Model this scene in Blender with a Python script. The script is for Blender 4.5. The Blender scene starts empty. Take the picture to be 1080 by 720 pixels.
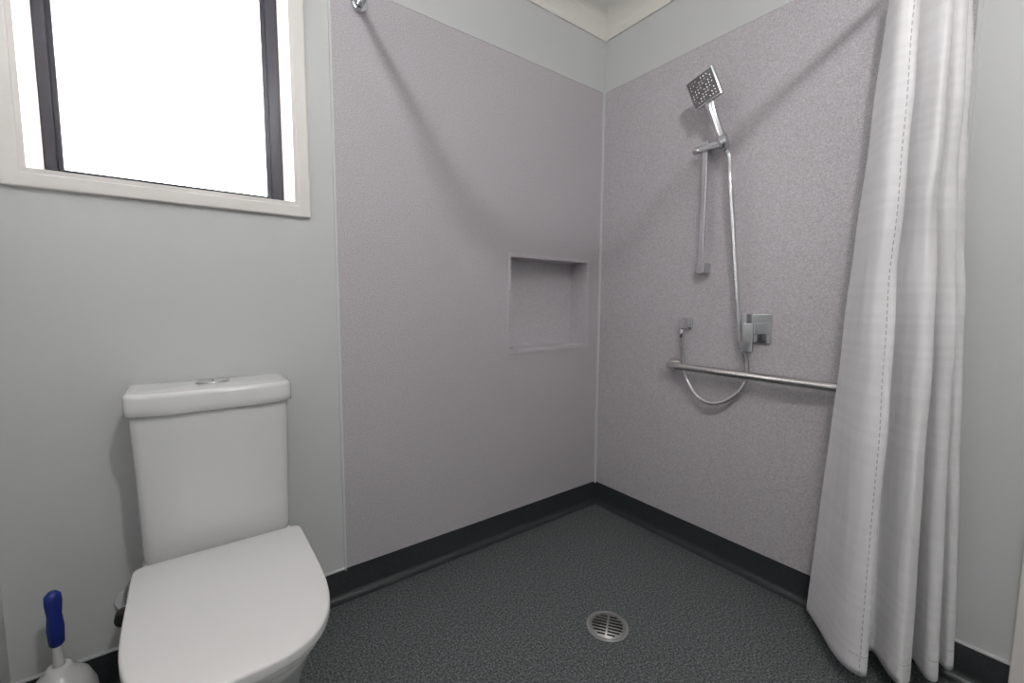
import bpy, bmesh, math, random
from mathutils import Vector, Matrix
random.seed(4)
scene=bpy.context.scene
XB,YA,XC,YD,HC=1.695,1.519,-.389,-1.25,2.41

# ---------------------------------------------------------------- materials
def mat(name,col,rough=.5,metal=0,speck=None,bump=0,bscale=200,coat=0,sheen=0,spec=None,patch=0):
    m=bpy.data.materials.new(name); m.use_nodes=True
    nt=m.node_tree; b=nt.nodes['Principled BSDF']
    b.inputs['Base Color'].default_value=(*col,1); b.inputs['Roughness'].default_value=rough
    b.inputs['Metallic'].default_value=metal; b.inputs['Coat Weight'].default_value=coat
    b.inputs['Sheen Weight'].default_value=sheen
    if spec is not None: b.inputs['Specular IOR Level'].default_value=spec
    tc=nt.nodes.new('ShaderNodeTexCoord')
    if speck:
        scale,lo,hi,p0,p1=speck
        n=nt.nodes.new('ShaderNodeTexNoise'); n.inputs['Scale'].default_value=scale
        n.inputs['Detail'].default_value=3; n.inputs['Roughness'].default_value=.7
        r=nt.nodes.new('ShaderNodeValToRGB')
        r.color_ramp.elements[0].position=p0; r.color_ramp.elements[0].color=(*lo,1)
        r.color_ramp.elements[1].position=p1; r.color_ramp.elements[1].color=(*hi,1)
        nt.links.new(tc.outputs['Object'],n.inputs['Vector'])
        nt.links.new(n.outputs['Fac'],r.inputs['Fac'])
        nt.links.new(r.outputs['Color'],b.inputs['Base Color'])
    else:
        n=nt.nodes.new('ShaderNodeTexNoise'); n.inputs['Scale'].default_value=6
        mr=nt.nodes.new('ShaderNodeMapRange')
        mr.inputs['To Min'].default_value=max(rough-.03,0.02); mr.inputs['To Max'].default_value=rough+.03
        nt.links.new(tc.outputs['Object'],n.inputs['Vector'])
        nt.links.new(n.outputs['Fac'],mr.inputs['Value']); nt.links.new(mr.outputs['Result'],b.inputs['Roughness'])
    if bump:
        n2=nt.nodes.new('ShaderNodeTexNoise'); n2.inputs['Scale'].default_value=bscale
        bp=nt.nodes.new('ShaderNodeBump'); bp.inputs['Strength'].default_value=bump; bp.inputs['Distance'].default_value=.002
        nt.links.new(tc.outputs['Object'],n2.inputs['Vector'])
        nt.links.new(n2.outputs['Fac'],bp.inputs['Height']); nt.links.new(bp.outputs['Normal'],b.inputs['Normal'])
    return m
M_paint=mat('wall_paint',(.62,.63,.63),.36,bump=.03,bscale=60)
M_panel=mat('speckled_panel',(.5,.48,.5),.40,speck=(270,(.395,.374,.398),(.635,.607,.638),.36,.64))
M_niche=mat('niche_moulding',(.5,.48,.5),.35,speck=(270,(.48,.455,.483),(.66,.632,.662),.36,.64))
M_floor=mat('vinyl_floor',(.05,.06,.06),.45,speck=(165,(.030,.037,.039),(.23,.25,.25),.43,.66),bump=.10,bscale=300)
M_skirt=mat('vinyl_cove',(.03,.033,.034),.4,speck=(200,(.020,.023,.025),(.042,.047,.05),.35,.7))
M_ceil=mat('ceiling_paint',(.82,.82,.81),.6)
M_corn=mat('cornice_paint',(.80,.79,.74),.45)
M_arch=mat('architrave_paint',(.80,.77,.74),.35)
M_trim=mat('white_trim',(.66,.67,.68),.3)
M_alu=mat('dark_aluminium',(.02,.02,.028),.35,metal=.3)
M_cer=mat('white_ceramic',(.72,.72,.72),.16,coat=.3)
M_seat=mat('white_plastic',(.70,.70,.70),.24)
M_chrome=mat('chrome',(.68,.69,.71),.1,metal=1)
M_steel=mat('brushed_steel',(.62,.61,.60),.26,metal=1)
M_grate=mat('grate_steel',(.44,.44,.43),.45,metal=.7)
M_hose=mat('chrome_hose',(.74,.74,.75),.25,metal=1,bump=.6,bscale=400)
M_dark=mat('dark_rubber',(.02,.02,.022),.5)
M_noz=mat('nozzle_face',(.09,.09,.10),.3)
M_blue=mat('blue_plastic',(.012,.03,.22),.25)
M_slot=mat('drain_slot',(.008,.008,.008),.8)
M_out=mat('eave_paint',(.85,.68,.62),.7)
M_door=mat('door_paint',(.72,.72,.70),.35)

M_cur=bpy.data.materials.new('curtain_satin'); M_cur.use_nodes=True
nt=M_cur.node_tree; b=nt.nodes['Principled BSDF']
b.inputs['Base Color'].default_value=(.74,.73,.75,1); b.inputs['Roughness'].default_value=.45
b.inputs['Sheen Weight'].default_value=.2
tc=nt.nodes.new('ShaderNodeTexCoord'); sx=nt.nodes.new('ShaderNodeSeparateXYZ')
nt.links.new(tc.outputs['Object'],sx.inputs[0])
cb=nt.nodes.new('ShaderNodeCombineXYZ'); nt.links.new(sx.outputs['Z'],cb.inputs['Z'])
w=nt.nodes.new('ShaderNodeTexNoise'); w.inputs['Scale'].default_value=38; w.inputs['Detail'].default_value=0
nt.links.new(cb.outputs[0],w.inputs['Vector'])
r=nt.nodes.new('ShaderNodeValToRGB'); r.color_ramp.elements[0].position=.46; r.color_ramp.elements[1].position=.54
r.color_ramp.elements[0].color=(.745,.735,.75,1); r.color_ramp.elements[1].color=(.775,.765,.78,1)
nt.links.new(w.outputs['Fac'],r.inputs['Fac']); nt.links.new(r.outputs['Color'],b.inputs['Base Color'])
mr=nt.nodes.new('ShaderNodeMapRange'); mr.inputs['To Min'].default_value=.52; mr.inputs['To Max'].default_value=.36
nt.links.new(w.outputs['Fac'],mr.inputs['Value']); nt.links.new(mr.outputs['Result'],b.inputs['Roughness'])
nz=nt.nodes.new('ShaderNodeTexNoise'); nz.inputs['Scale'].default_value=16; nz.inputs['Detail'].default_value=2; nz.inputs['Distortion'].default_value=.3
mp=nt.nodes.new('ShaderNodeMapping'); mp.inputs['Scale'].default_value=(1,1,.16)
nt.links.new(tc.outputs['Object'],mp.inputs['Vector']); nt.links.new(mp.outputs[0],nz.inputs['Vector'])
bp=nt.nodes.new('ShaderNodeBump'); bp.inputs['Strength'].default_value=.45; bp.inputs['Distance'].default_value=.016
nt.links.new(nz.outputs['Fac'],bp.inputs['Height']); nt.links.new(bp.outputs['Normal'],b.inputs['Normal'])

# ---------------------------------------------------------------- helpers
def obj(name,me,m=None,parent=None,smooth=False):
    o=bpy.data.objects.new(name,me); scene.collection.objects.link(o)
    if m: me.materials.append(m)
    if smooth:
        for p in me.polygons: p.use_smooth=True
    if parent: o.parent=parent
    return o
def empty(name):
    o=bpy.data.objects.new(name,None); scene.collection.objects.link(o); o.empty_display_size=.05; return o
def frombm(name,bm,m,parent=None,smooth=False):
    bmesh.ops.recalc_face_normals(bm,faces=bm.faces[:])
    me=bpy.data.meshes.new(name); bm.to_mesh(me); bm.free()
    return obj(name,me,m,parent,smooth)
def addbox(bm,a,b,M=None):
    vs=[]
    for x in (a[0],b[0]):
        for y in (a[1],b[1]):
            for z in (a[2],b[2]):
                v=Vector((x,y,z)); vs.append(bm.verts.new(M@v if M else v))
    for f in ((0,1,3,2),(4,6,7,5),(0,4,5,1),(2,3,7,6),(0,2,6,4),(1,5,7,3)):
        bm.faces.new([vs[i] for i in f])
def box(name,a,b,m,parent=None,bev=0,M=None,seg=3):
    bm=bmesh.new(); addbox(bm,a,b,M); o=frombm(name,bm,m,parent)
    if bev:
        md=o.modifiers.new('bev','BEVEL'); md.width=bev; md.segments=seg; md.limit_method='ANGLE'
        for p in o.data.polygons: p.use_smooth=True
        o.modifiers.new('wn','WEIGHTED_NORMAL')
    return o
def cyl(name,p,q,r,m,parent=None,r2=None,n=32,bev=0):
    p=Vector(p); q=Vector(q); d=q-p; bm=bmesh.new()
    bmesh.ops.create_cone(bm,cap_ends=True,segments=n,radius1=r,radius2=r if r2 is None else r2,depth=d.length)
    bmesh.ops.transform(bm,matrix=Matrix.Translation((p+q)/2)@d.to_track_quat('Z','Y').to_matrix().to_4x4(),verts=bm.verts)
    o=frombm(name,bm,m,parent)
    for pl in o.data.polygons: pl.use_smooth=len(pl.vertices)==4
    if bev:
        md=o.modifiers.new('bev','BEVEL'); md.width=bev; md.segments=3; md.limit_method='ANGLE'
    return o
def tube(name,pts,r,m,parent=None,n=16,sub=10,smooth=True,closed=False):
    pts=[Vector(p) for p in pts]
    path=[]
    if smooth:
        P=[pts[0]*2-pts[1]]+pts+[pts[-1]*2-pts[-2]]
        for i in range(1,len(P)-2):
            for k in range(sub):
                t=k/sub; a,b_,c,d=P[i-1],P[i],P[i+1],P[i+2]
                path.append(.5*((2*b_)+(c-a)*t+(2*a-5*b_+4*c-d)*t*t+(3*b_-a-3*c+d)*t**3))
        path.append(pts[-1])
    else: path=pts
    bm=bmesh.new(); rings=[]; up=None
    for i,p in enumerate(path):
        tg=(path[min(i+1,len(path)-1)]-path[max(i-1,0)]).normalized()
        if up is None: up=tg.orthogonal().normalized()
        up=(up-tg*up.dot(tg)).normalized(); s=tg.cross(up)
        rings.append([bm.verts.new(p+r*(math.cos(a)*up+math.sin(a)*s)) for a in [2*math.pi*k/n for k in range(n)]])
    for a,b_ in zip(rings,rings[1:]):
        for k in range(n): bm.faces.new((a[k],a[(k+1)%n],b_[(k+1)%n],b_[k]))
    bm.faces.new(rings[0]); bm.faces.new(rings[-1])
    return frombm(name,bm,m,parent,True)
def loft(name,rings,m,parent=None,sub=0,smooth=True):
    bm=bmesh.new(); R=[[bm.verts.new(p) for p in r] for r in rings]; n=len(R[0])
    for a,b_ in zip(R,R[1:]):
        for k in range(n): bm.faces.new((a[k],a[(k+1)%n],b_[(k+1)%n],b_[k]))
    bm.faces.new(R[0]); bm.faces.new(R[-1])
    return frombm(name,bm,m,parent,smooth)
def lathe(name,prof,c,m,parent=None,n=40):
    return loft(name,[[ (c[0]+r*math.cos(2*math.pi*k/n),c[1]+r*math.sin(2*math.pi*k/n),c[2]+z) for k in range(n)] for r,z in prof],m,parent)
def dshape(cx,cy,w,lf,lb,nf,nb,z,n=96,bow=0):
    pts=[]
    for k in range(n):
        t=2*math.pi*(k+.5)/n; c,s=math.cos(t),math.sin(t); e=nb if s>0 else nf
        u=math.copysign(abs(c)**(2/e),c)
        pts.append((cx+w*u, cy+(lb if s>0 else lf)*math.copysign(abs(s)**(2/e),s)-(bow*(1-u*u)*abs(s)**(2/e) if s<0 else 0), z))
    return pts
def plate(name,axis,p0,p1,u0,u1,z0,z1,holes,m):
    """slab between p0..p1 on axis, spanning u and z, with rectangular holes"""
    us=sorted({u0,u1,*[h[0] for h in holes],*[h[1] for h in holes]}); zs=sorted({z0,z1,*[h[2] for h in holes],*[h[3] for h in holes]})
    def solid(i,j):
        if i<0 or j<0 or i>=len(us)-1 or j>=len(zs)-1: return False
        uc,zc=(us[i]+us[i+1])/2,(zs[j]+zs[j+1])/2
        return not any(h[0]<uc<h[1] and h[2]<zc<h[3] for h in holes)
    bm=bmesh.new(); cache={}
    def V(i,j,p):
        if (i,j,p) not in cache: cache[(i,j,p)]=bm.verts.new((us[i],p,zs[j]) if axis=='y' else (p,us[i],zs[j]))
        return cache[(i,j,p)]
    for i in range(len(us)-1):
        for j in range(len(zs)-1):
            if not solid(i,j): continue
            for p in (p0,p1): bm.faces.new((V(i,j,p),V(i+1,j,p),V(i+1,j+1,p),V(i,j+1,p)))
            for di,dj,e in ((-1,0,((i,j),(i,j+1))),(1,0,((i+1,j),(i+1,j+1))),(0,-1,((i,j),(i+1,j))),(0,1,((i,j+1),(i+1,j+1)))):
                if not solid(i+di,j+dj):
                    (a,b_),(c,d)=e; bm.faces.new((V(a,b_,p0),V(c,d,p0),V(c,d,p1),V(a,b_,p1)))
    return frombm(name,bm,m)

# ---------------------------------------------------------------- room shell
TW=.22
WIN=(-.290,.296,1.343,2.12); NIC=(1.12,1.595,.838,1.246)
DOOR=(-.80,0.0,0,2.04)
wb=plate('wall_back','y',YA,YA+TW,XC-.1,XB+.1,0,HC,[WIN,NIC],M_paint)
wr=plate('wall_right','x',XB,XB+.1,YD-.1,YA,0,HC,[DOOR],M_paint)
box('wall_left',(XC-.1,YD-.1,0),(XC,YA,HC),M_paint)
box('wall_front',(XC,YD-.1,0),(XB,YD,HC),M_paint)
box('floor',(XC-.1,YD-.1,-.1),(XB+.1,YA+.1,0),M_floor)
box('ceiling',(XC-.1,YD-.1,HC),(XB+.1,YA+TW,HC+.1),M_ceil)

# shower wall panels
PT=.004
plate('shower_panel_back','y',YA-PT,YA,.410,XB-PT,.10,2.07,[NIC],M_panel).parent=wb
plate('shower_panel_right','x',XB-PT,XB,.240,YA-PT,.10,2.07,[],M_panel).parent=wr
# joint trims
box('trim_1',(.404,YA-.006,.10),(.411,YA,2.305),M_trim)
box('trim_2',(XB-.008,.231,.10),(XB,.240,2.305),M_trim)
box('trim_3',(.412,YA-.006,2.067),(XB-.004,YA,2.073),M_trim)
box('trim_4',(XB-.006,.241,2.067),(XB,YA-.004,2.073),M_trim)
bm=bmesh.new(); addbox(bm,(XB-.012,YA-.007,.10),(XB-.004,YA-.003,2.07)); addbox(bm,(XB-.007,YA-.012,.10),(XB-.003,YA-.004,2.07))
frombm('trim_5',bm,M_trim)

# coved vinyl skirting
def sweep(name,prof,axis,u0,u1,wall,sgn,m,smooth=True):
    bm=bmesh.new(); rings=[]
    for u in (u0,u1):
        rings.append([bm.verts.new((u,wall+sgn*d,z) if axis=='y' else (wall+sgn*d,u,z)) for d,z in prof])
    n=len(prof)
    for k in range(n): bm.faces.new((rings[0][k],rings[0][(k+1)%n],rings[1][(k+1)%n],rings[1][k]))
    bm.faces.new(rings[0]); bm.faces.new(rings[1])
    return frombm(name,bm,m)
sk=[(0,0),(0,.108),(.006,.108),(.006,.03)]+[(.030-.024*math.cos(a),.026-.024*math.sin(a)) for a in [math.radians(t) for t in (0,18,36,54,72,90)]]+[(.034,.001)]
sweep('baseboard_back',sk,'y',XC,XB,YA,-1,M_skirt)
sweep('baseboard_right',sk,'x',.06,YA,XB,-1,M_skirt)
sweep('baseboard_left',sk,'x',YD,YA,XC,1,M_skirt)
sweep('baseboard_front',sk,'y',XC,XB,YD,1,M_skirt)
box('trim_6',(XC,YA-.008,.106),(.403,YA,.111),M_trim)
box('trim_7',(XB-.008,.06,.106),(XB,.232,.111),M_trim)
co=[(0,HC),(0,HC-.105),(.008,HC-.105),(.010,HC-.095)]+[(.095-.085*math.cos(a),HC-.095+.085*math.sin(a)) for a in [math.radians(t) for t in range(0,91,10)]]+[(.105,HC-.008),(.105,HC)]
sweep('trim_8',co,'y',XC,XB,YA,-1,M_corn); sweep('trim_9',co,'x',YD,YA,XB,-1,M_corn)
sweep('trim_10',co,'x',YD,YA,XC,1,M_corn); sweep('trim_11',co,'y',XC,XB,YD,1,M_corn)

# door in right wall
dr=empty('door_1')
box('jamb_a',(XB-.018,0.0,0),(XB,.06,2.10),M_arch,dr,.003)
box('jamb_b',(XB-.018,-.86,0),(XB,-.80,2.10),M_arch,dr,.003)
box('head',(XB-.018,-.80,2.04),(XB,0,2.10),M_arch,dr,.003)
box('slab',(XB+.02,-.80,.005),(XB+.058,0,2.04),M_door,dr)
cyl('knob_stem',(XB+.02,-.73,1.0),(XB-.03,-.73,1.0),.009,M_chrome,dr)
box('handle',(XB-.04,-.74,.99),(XB-.025,-.62,1.01),M_chrome,dr,.004)

# ---------------------------------------------------------------- niche
nb=bmesh.new(); x0,x1,z0,z1=NIC; D=.105; t=.004
addbox(nb,(x0,YA+D-t,z0),(x1,YA+D,z1))
addbox(nb,(x0,YA-PT,z0),(x0+t,YA+D-t,z1)); addbox(nb,(x1-t,YA-PT,z0),(x1,YA+D-t,z1))
addbox(nb,(x0+t,YA-PT,z0),(x1-t,YA+D-t,z0+t)); addbox(nb,(x0+t,YA-PT,z1-t),(x1-t,YA+D-t,z1))
e=.012
addbox(nb,(x0-e,YA-.009,z0-e),(x0+t,YA-PT,z1+e)); addbox(nb,(x1-t,YA-.009,z0-e),(x1+e,YA-PT,z1+e))
addbox(nb,(x0+t,YA-.009,z0-e),(x1-t,YA-PT,z0+t)); addbox(nb,(x0+t,YA-.009,z1-t),(x1-t,YA-PT,z1+e))
frombm('shower_niche',nb,M_niche)

# ---------------------------------------------------------------- window
w=empty('window_1'); x0,x1,z0,z1=WIN; a=.034
plate_o=plate('architrave','y',YA-.016,YA,x0-a,x1+a,z0-a,z1+a,[(x0,x1,z0,z1)],M_arch); plate_o.parent=w
md=plate_o.modifiers.new('b','BEVEL'); md.width=.004; md.segments=3; md.limit_method='ANGLE'
rv=plate('reveal_lining','y',YA-.014,YA+.20,x0-.001,x1+.001,z0-.001,z1+.001,[(x0+.010,x1-.010,z0+.010,z1-.010)],M_arch); rv.parent=w
x0+=.010;x1-=.010;z0+=.010;z1-=.010
y=YA+.165
f1=plate('aluminium_frame','y',y,y+.04,x0,x1,z0,z1,[(x0+.024,x1-.034,z0+.03,z1-.03)],M_alu); f1.parent=w
f2=plate('aluminium_sash','y',y+.008,y+.03,x0+.024,x1-.034,z0+.03,z1-.03,[(x0+.036,x1-.048,z0+.044,z1-.044)],M_alu); f2.parent=w
g=bpy.data.materials.new('window_glass'); g.use_nodes=True; gb=g.node_tree.nodes['Principled BSDF']
gb.inputs['Base Color'].default_value=(1,1,1,1); gb.inputs['Roughness'].default_value=0; gb.inputs['Transmission Weight'].default_value=1; gb.inputs['IOR'].default_value=1.0
box('glass_pane',(x0+.034,y+.017,z0+.042),(x1-.046,y+.021,z1-.042),g,w)
box('roof_eave',(-1.6,YA+TW+.02,2.36),(2.4,YA+TW+.55,2.42),M_out)

# ---------------------------------------------------------------- toilet
T=empty('toilet'); cx=.048
rings=[]
cy=1.10
for z,wd,fr,nf in ((.0,.118,.10,2.4),(.02,.116,.10,2.4),(.10,.116,.12,2.3),(.18,.124,.165,2.3),(.25,.138,.21,2.3),(.31,.154,.245,2.4),(.355,.165,.272,2.5),(.375,.169,.282,2.6),(.383,.167,.279,2.6),(.386,.160,.272,2.6)):
    rings.append(dshape(cx,cy,wd,fr+.0,.400,nf,14,z))
loft('pan',rings,M_cer,T)
def lid(name,z0,z1,wd,fr,bk,m,r=.006,nf=2.9,nb=20,c=1.10,dome=.0):
    rr=[]
    for k in range(5):
        a=math.pi/2*k/4; rr.append(dshape(cx,c,wd-r+r*math.sin(a),fr-r+r*math.sin(a),bk-r+r*math.sin(a),nf,nb,z0+r-r*math.cos(a)))
    for k in range(5):
        a=math.pi/2*k/4; rr.append(dshape(cx,c,wd-r+r*math.cos(a),fr-r+r*math.cos(a),bk-r+r*math.cos(a),nf,nb,z1-r+r*math.sin(a)))
    if dome:
        for s in (.8,.5,.2): rr.append(dshape(cx,c,(wd-r)*s,(fr-r)*s,(bk-r)*s,nf,nb,z1+dome*(1-s*s)))
    return loft(name,rr,m,T)
lid('seat_ring',.388,.405,.171,.294,.165,M_seat)
lid('seat_lid',.408,.431,.177,.304,.182,M_seat,r=.005,nf=3.1,dome=.002)
cyl('hinge_a',(cx-.09,1.285,.395),(cx-.05,1.285,.395),.012,M_seat,T); cyl('hinge_b',(cx+.05,1.285,.395),(cx+.09,1.285,.395),.012,M_seat,T)
# cistern, bowed front
rr=[]
for z,wd,fr in ((.387,.150,.06),(.391,.158,.07),(.398,.163,.076),(.42,.164,.077),(.60,.168,.080),(.76,.172,.084),(.774,.172,.084)):
    rr.append(dshape(cx,1.42,wd,fr,.085,9,16,z,bow=.016))
loft('cistern',rr,M_cer,T)
rr=[]
for z,g_ in ((.772,-.004),(.775,0),(.79,0),(.816,.0),(.822,-.002),(.826,-.007)):
    rr.append(dshape(cx,1.42,.181+g_,.094+g_,.090+g_,9,16,z,bow=.018))
for s in (.93,.6,.2): rr.append(dshape(cx,1.42,.174*s,.087*s,.083*s,9,16,.826+.004*(1-s*s),bow=.018*s))
loft('cistern_lid',rr,M_cer,T)
bt=lathe('flush_button',[(.038,.0),(.038,.005),(.034,.008)],(0,0,0),M_chrome,T)
bt.location=(cx,1.405,.828); bt.scale=(1,.8,1)
box('flush_button_split',(cx-.001,1.38,.833),(cx+.001,1.43,.8365),M_dark,T)
# stop valve and supply
cyl('valve_flange',(-.165,YA-.002,.24),(-.165,YA-.012,.24),.028,M_seat,T,bev=.003)
cyl('valve_body',(-.165,YA-.01,.24),(-.165,YA-.075,.24),.012,M_chrome,T)
cyl('valve_knob',(-.165,YA-.075,.24),(-.165,YA-.105,.24),.020,M_dark,T,bev=.004)
tube('supply_hose',[(-.165,YA-.05,.25),(-.160,YA-.05,.29),(-.13,YA-.055,.335),(-.08,YA-.06,.365),(-.05,YA-.06,.375)],.006,M_hose,T)

# ---------------------------------------------------------------- toilet brush
b=empty('toilet_brush'); bx,by=-.282,1.400
lathe('holder',[(.050,0),(.056,.006),(.063,.035),(.066,.080),(.063,.118),(.051,.150),(.035,.169),(.024,.179),(.022,.187),(.018,.189)],(bx,by,.0),M_seat,b)
lathe('stem',[(.011,.185),(.010,.20),(.008,.23),(.009,.26)],(bx,by,0),M_seat,b)
lathe('grip',[(.010,.240),(.014,.246),(.0155,.285),(.013,.315),(.0155,.345),(.0145,.364),(.007,.373)],(bx,by,0),M_blue,b)

# ---------------------------------------------------------------- floor drain
d=empty('floor_drain'); dc=(1.047,.870)
lathe('rim',[(.067,0),(.068,.003),(.064,.004),(.060,.003)],(dc[0],dc[1],0),M_grate,d)
lathe('grate_plate',[(.058,0),(.058,.0036)],(dc[0],dc[1],0),M_grate,d)
for i in range(-3,4):
    o_=i*.0135; L=math.sqrt(.049**2-o_**2)
    for s in (-1,1):
        Mx=Matrix.Translation((dc[0],dc[1],0))@Matrix.Rotation(math.radians(35),4,'Z')
        box('slot',(o_-.0036,.003 if s>0 else -L,.0034),(o_+.0036,L if s>0 else -.003,.0042),M_slot,d,M=Mx)

# ---------------------------------------------------------------- slide shower
S=empty('handheld_shower')
ry=.948; rx=XB-.052
box('slide_rail',(rx-.005,ry-.011,1.165),(rx+.005,ry+.011,1.672),M_chrome,S,.002)
box('rail_bracket_top',(rx-.004,ry-.012,1.640),(XB-PT,ry+.012,1.664),M_chrome,S,.003)
box('rail_bracket_bottom',(rx-.006,ry-.018,1.168),(XB-PT,ry+.018,1.208),M_chrome,S,.003)
box('slider_arm',(rx-.018,ry-.075,1.632),(rx+.010,ry+.020,1.656),M_chrome,S,.004)
cyl('slider_knob',(rx-.006,ry+.018,1.644),(rx-.006,ry+.046,1.644),.014,M_chrome,S,bev=.003)
hb=Vector((XB-.066,.862,1.622)); hd=Vector((XB-.122,.925,1.838)); ax=(hd-hb).normalized()
n_=Vector((-.80,-.12,-.52)); n_=(n_-ax*n_.dot(ax)).normalized(); sd=ax.cross(n_)
cyl('cradle',hb+ax*.0,hb+ax*.045,.016,M_chrome,S,r2=.020)
def lm(c): return Matrix.Translation(c)@Matrix((sd,n_,ax)).transposed().to_4x4()
MM=lm(hb)
rr=[]
for z,wx,wy in ((-.01,.010,.010),(.0,.011,.011),(.08,.014,.013),(.14,.015,.012),(.17,.018,.009),(.185,.02,.007)):
    rr.append([tuple(MM@Vector((wx*math.copysign(abs(math.cos(t))**.6,math.cos(t)),wy*math.copysign(abs(math.sin(t))**.6,math.sin(t)),z))) for t in [2*math.pi*(k+.5)/24 for k in range(24)]])
loft('handle',rr,M_chrome,S)
HM=lm(hd)
box('head',(-.055,-.014,-.055),(.055,.008,.055),M_chrome,S,.006,M=HM)
box('head_face',(-.049,.0078,-.049),(.049,.0095,.049),M_noz,S,.002,M=HM)
nzb=bmesh.new()
for i in range(8):
    for j in range(8):
        if (i*3+j)%4!=0:
            c=Vector((-.0385+.011*i,0,-.0385+.011*j)); addbox(nzb,(c.x-.0016,.0094,c.z-.0016),(c.x+.0016,.0115,c.z+.0016),HM)
frombm('nozzles',nzb,M_steel,S)
hose=[hb-ax*.005,hb-ax*.04,(XB-.075,.835,1.50),(XB-.07,.824,1.38),(XB-.065,.812,1.25),(XB-.062,.797,1.10),(XB-.055,.786,.985),(XB-.045,.780,.90),(XB-.027,.765,.835),(XB-.022,.762,.785),(XB-.028,.775,.73),(XB-.04,.825,.675),(XB-.045,.885,.655),(XB-.04,.945,.672),(XB-.026,1.000,.73),(XB-.022,1.022,.79),(XB-.035,1.026,.87),(XB-.045,1.022,.93)]
tube('hose',hose,.0088,M_hose,S)
box('outlet_plate',(XB-.012,.998,.940),(XB-PT,1.046,.988),M_chrome,S,.002)
box('outlet_elbow',(XB-.058,1.008,.945),(XB-.01,1.036,.980),M_chrome,S,.003)
cyl('outlet_nut',(XB-.045,1.022,.905),(XB-.045,1.022,.950),.011,M_chrome,S)

mx=empty('shower_mixer'); my,mz=.742,.958
box('plate',(XB-.014,my-.052,mz-.054),(XB-PT,my+.052,mz+.054),M_chrome,mx,.003)
box('body',(XB-.070,my-.021,mz-.021),(XB-.012,my+.021,mz+.021),M_chrome,mx,.003)
box('lever',(XB-.078,my-.017,mz-.085),(XB-.062,my+.017,mz+.021),M_chrome,mx,.003)

# grab rail
G=empty('grab_rail'); gx=XB-.058; gz=.785
tube('bar',[(XB-.006,1.075,gz),(XB-.03,1.075,gz),(gx+.008,1.068,gz),(gx,1.045,gz),(gx,1.0,gz)]+[(gx,1.0-.1*i,gz) for i in range(1,5)]+[(gx,.50,gz),(gx,.44,gz),(gx+.008,.417,gz),(XB-.03,.41,gz),(XB-.006,.41,gz)],.0155,M_steel,G,n=24)
cyl('flange_a',(XB-PT,1.075,gz),(XB-.012,1.075,gz),.030,M_steel,G,bev=.002)
cyl('flange_b',(XB-PT,.41,gz),(XB-.012,.41,gz),.030,M_steel,G,bev=.002)

# ---------------------------------------------------------------- curtain and rail
R_=empty('shower_curtain_rail'); rz=2.01
arc=[(.50+.10-.10*math.cos(a),.33+.10-.10*math.sin(a),rz) for a in [math.radians(t) for t in range(0,91,10)]]
tube('rail',[(.50,YA-.008,rz)]+arc+[(XB-.008,.33,rz)],.0125,M_chrome,R_,smooth=False)
cyl('flange_a',(.50,YA-PT,rz),(.50,YA-.022,rz),.026,M_chrome,R_,bev=.003)
cyl('flange_b',(XB-PT,.33,rz),(XB-.022,.33,rz),.026,M_chrome,R_,bev=.003)

bot=[(1.575,.487),(1.50,.425),(1.43,.372),(1.392,.325),(1.40,.290),(1.47,.315),(1.51,.30),(1.45,.255),(1.425,.225),(1.47,.215),(1.56,.26),(1.57,.235),(1.50,.190),(1.52,.172),(1.61,.23),(1.62,.205),(1.575,.163),(1.60,.155),(1.645,.20),(1.65,.168)]
top=[(1.515,.372),(1.49,.366),(1.46,.354),(1.44,.335),(1.45,.305),(1.485,.345),(1.50,.350),(1.495,.30),(1.49,.268),(1.51,.27),(1.535,.35),(1.55,.345),(1.545,.27),(1.56,.255),(1.585,.345),(1.60,.335),(1.595,.268),(1.61,.257),(1.64,.33),(1.655,.262)]
def spl(pts,t):
    n=len(pts)-1; x=t*n; i=min(int(x),n-1); u=x-i
    g=lambda k: Vector(pts[max(0,min(n,k))])
    a,b_,c,d_=g(i-1),g(i),g(i+1),g(i+2)
    return .5*((2*b_)+(c-a)*u+(2*a-5*b_+4*c-d_)*u*u+(3*b_-a-3*c+d_)*u**3)
NU,NZ=260,110; zt=1.975
def cpt(t_,f_):
    p=spl(top,t_).lerp(spl(bot,t_),f_**.9)
    wob=.006*math.sin(27*t_+f_*7)+.005*math.sin(f_*17+t_*31)+.003*math.sin(f_*41+t_*12)
    am=math.sin(math.pi*min(1,f_*1.2+.05))*.8+.15*f_
    zb=.055+.02*math.sin(t_*2.5)+.02*t_**3
    return Vector((p.x+wob*am,p.y+wob*am*.7,zt+(zb-zt)*f_))
bm=bmesh.new(); grid=[]
for j in range(NZ+1):
    grid.append([bm.verts.new(cpt(i/NU,j/NZ)) for i in range(NU+1)])
for j in range(NZ):
    for i in range(NU): bm.faces.new((grid[j][i],grid[j][i+1],grid[j+1][i+1],grid[j+1][i]))
C=empty('shower_curtain')
co_=frombm('fabric',bm,M_cur,C,True)
sm=co_.modifiers.new('s','SOLIDIFY'); sm.thickness=.0015
M_seam=mat('seam_thread',(.46,.45,.48),.6)
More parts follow.
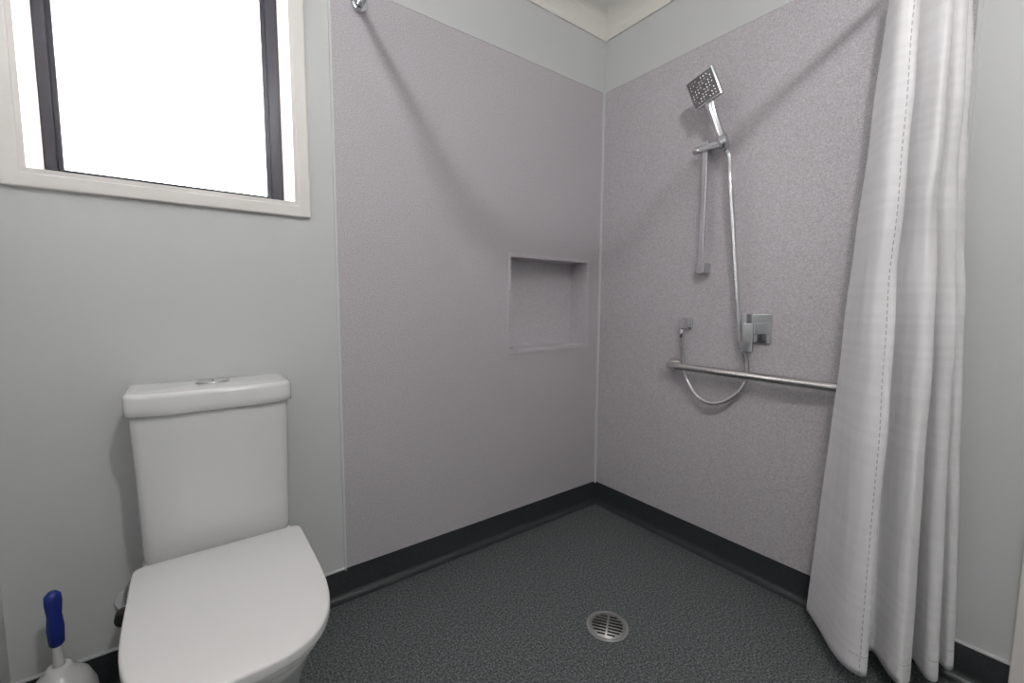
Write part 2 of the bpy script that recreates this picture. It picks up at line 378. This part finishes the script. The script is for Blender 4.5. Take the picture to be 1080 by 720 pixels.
# stitched seams: short dashes
for nm,f in (('side_seam',lambda s:cpt(.185,s)+Vector((-.0016,-.0010,0))),('hem_seam',lambda s:cpt(s,.972)+Vector((-.0012,-.0010,0)))):
    n_d=110; sb=bmesh.new()
    for k in range(n_d):
        a=f((k+.1)/n_d); c=f((k+.72)/n_d); dv=(c-a); tg=dv.normalized(); u=tg.orthogonal().normalized(); v=tg.cross(u); r_=.0013
        q=[[sb.verts.new(p+u*r_*math.cos(t)+v*r_*math.sin(t)) for t in (0,1.57,3.14,4.71)] for p in (a,c)]
        for m_ in range(4): sb.faces.new((q[0][m_],q[0][(m_+1)%4],q[1][(m_+1)%4],q[1][m_]))
    frombm(nm,sb,M_seam,C)
for k in range(10):
    x_=1.45+.022*k
    ring=[(x_,.33+.019*math.cos(a),rz-.006+.020*math.sin(a)) for a in [2*math.pi*q/16 for q in range(17)]]
    tube('ring',ring,.0018,M_chrome,C,n=6,smooth=False)

# ---------------------------------------------------------------- ceiling light (batten holder with frosted globe)
L=empty('ceiling_light'); lc=(.30,-.12)
lathe('base',[(.06,HC),(.06,HC-.015),(.035,HC-.03),(.022,HC-.055),(.020,HC-.062)],(lc[0],lc[1],0),M_trim,L)
em=bpy.data.materials.new('lamp_globe'); em.use_nodes=True; eb=em.node_tree.nodes['Principled BSDF']
eb.inputs['Base Color'].default_value=(.9,.9,.9,1); eb.inputs['Emission Color'].default_value=(1,.975,.955,1); eb.inputs['Emission Strength'].default_value=500
gz0=HC-.105; lathe('globe',[(.040*math.sin(a)+.0005,.040*math.cos(a)) for a in [math.pi*k/12 for k in range(13)]],(lc[0],lc[1],gz0),em,L,n=24)

# ---------------------------------------------------------------- daylight
wd=bpy.data.worlds.new('sky'); scene.world=wd; wd.use_nodes=True
bg=wd.node_tree.nodes['Background']; bg.inputs[0].default_value=(.98,.985,1,1); bg.inputs[1].default_value=10
pl=bpy.data.lights.new('window_portal','AREA'); pl.shape='RECTANGLE'; pl.size=.58; pl.size_y=.78
po=bpy.data.objects.new('window_portal',pl); scene.collection.objects.link(po)
po.location=(0,YA+TW,1.73); po.rotation_euler=(math.radians(-90),0,0)
pl.cycles.is_portal=True

scene.view_settings.view_transform='Standard'
scene.view_settings.exposure=.1

# ---------------------------------------------------------------- camera
cam=bpy.data.cameras.new('camera'); cam.sensor_width=36; cam.lens=458/1080*36; cam.clip_start=.02
cob=bpy.data.objects.new('camera',cam); scene.collection.objects.link(cob)
Rm=Matrix(((0.80058,0.04955,-0.59717),(-0.59919,0.07657,-0.79693),(0.00624,0.99583,0.09099)))
cob.matrix_world=Matrix.Translation((0,0,1.05))@Rm.to_4x4()
scene.camera=cob
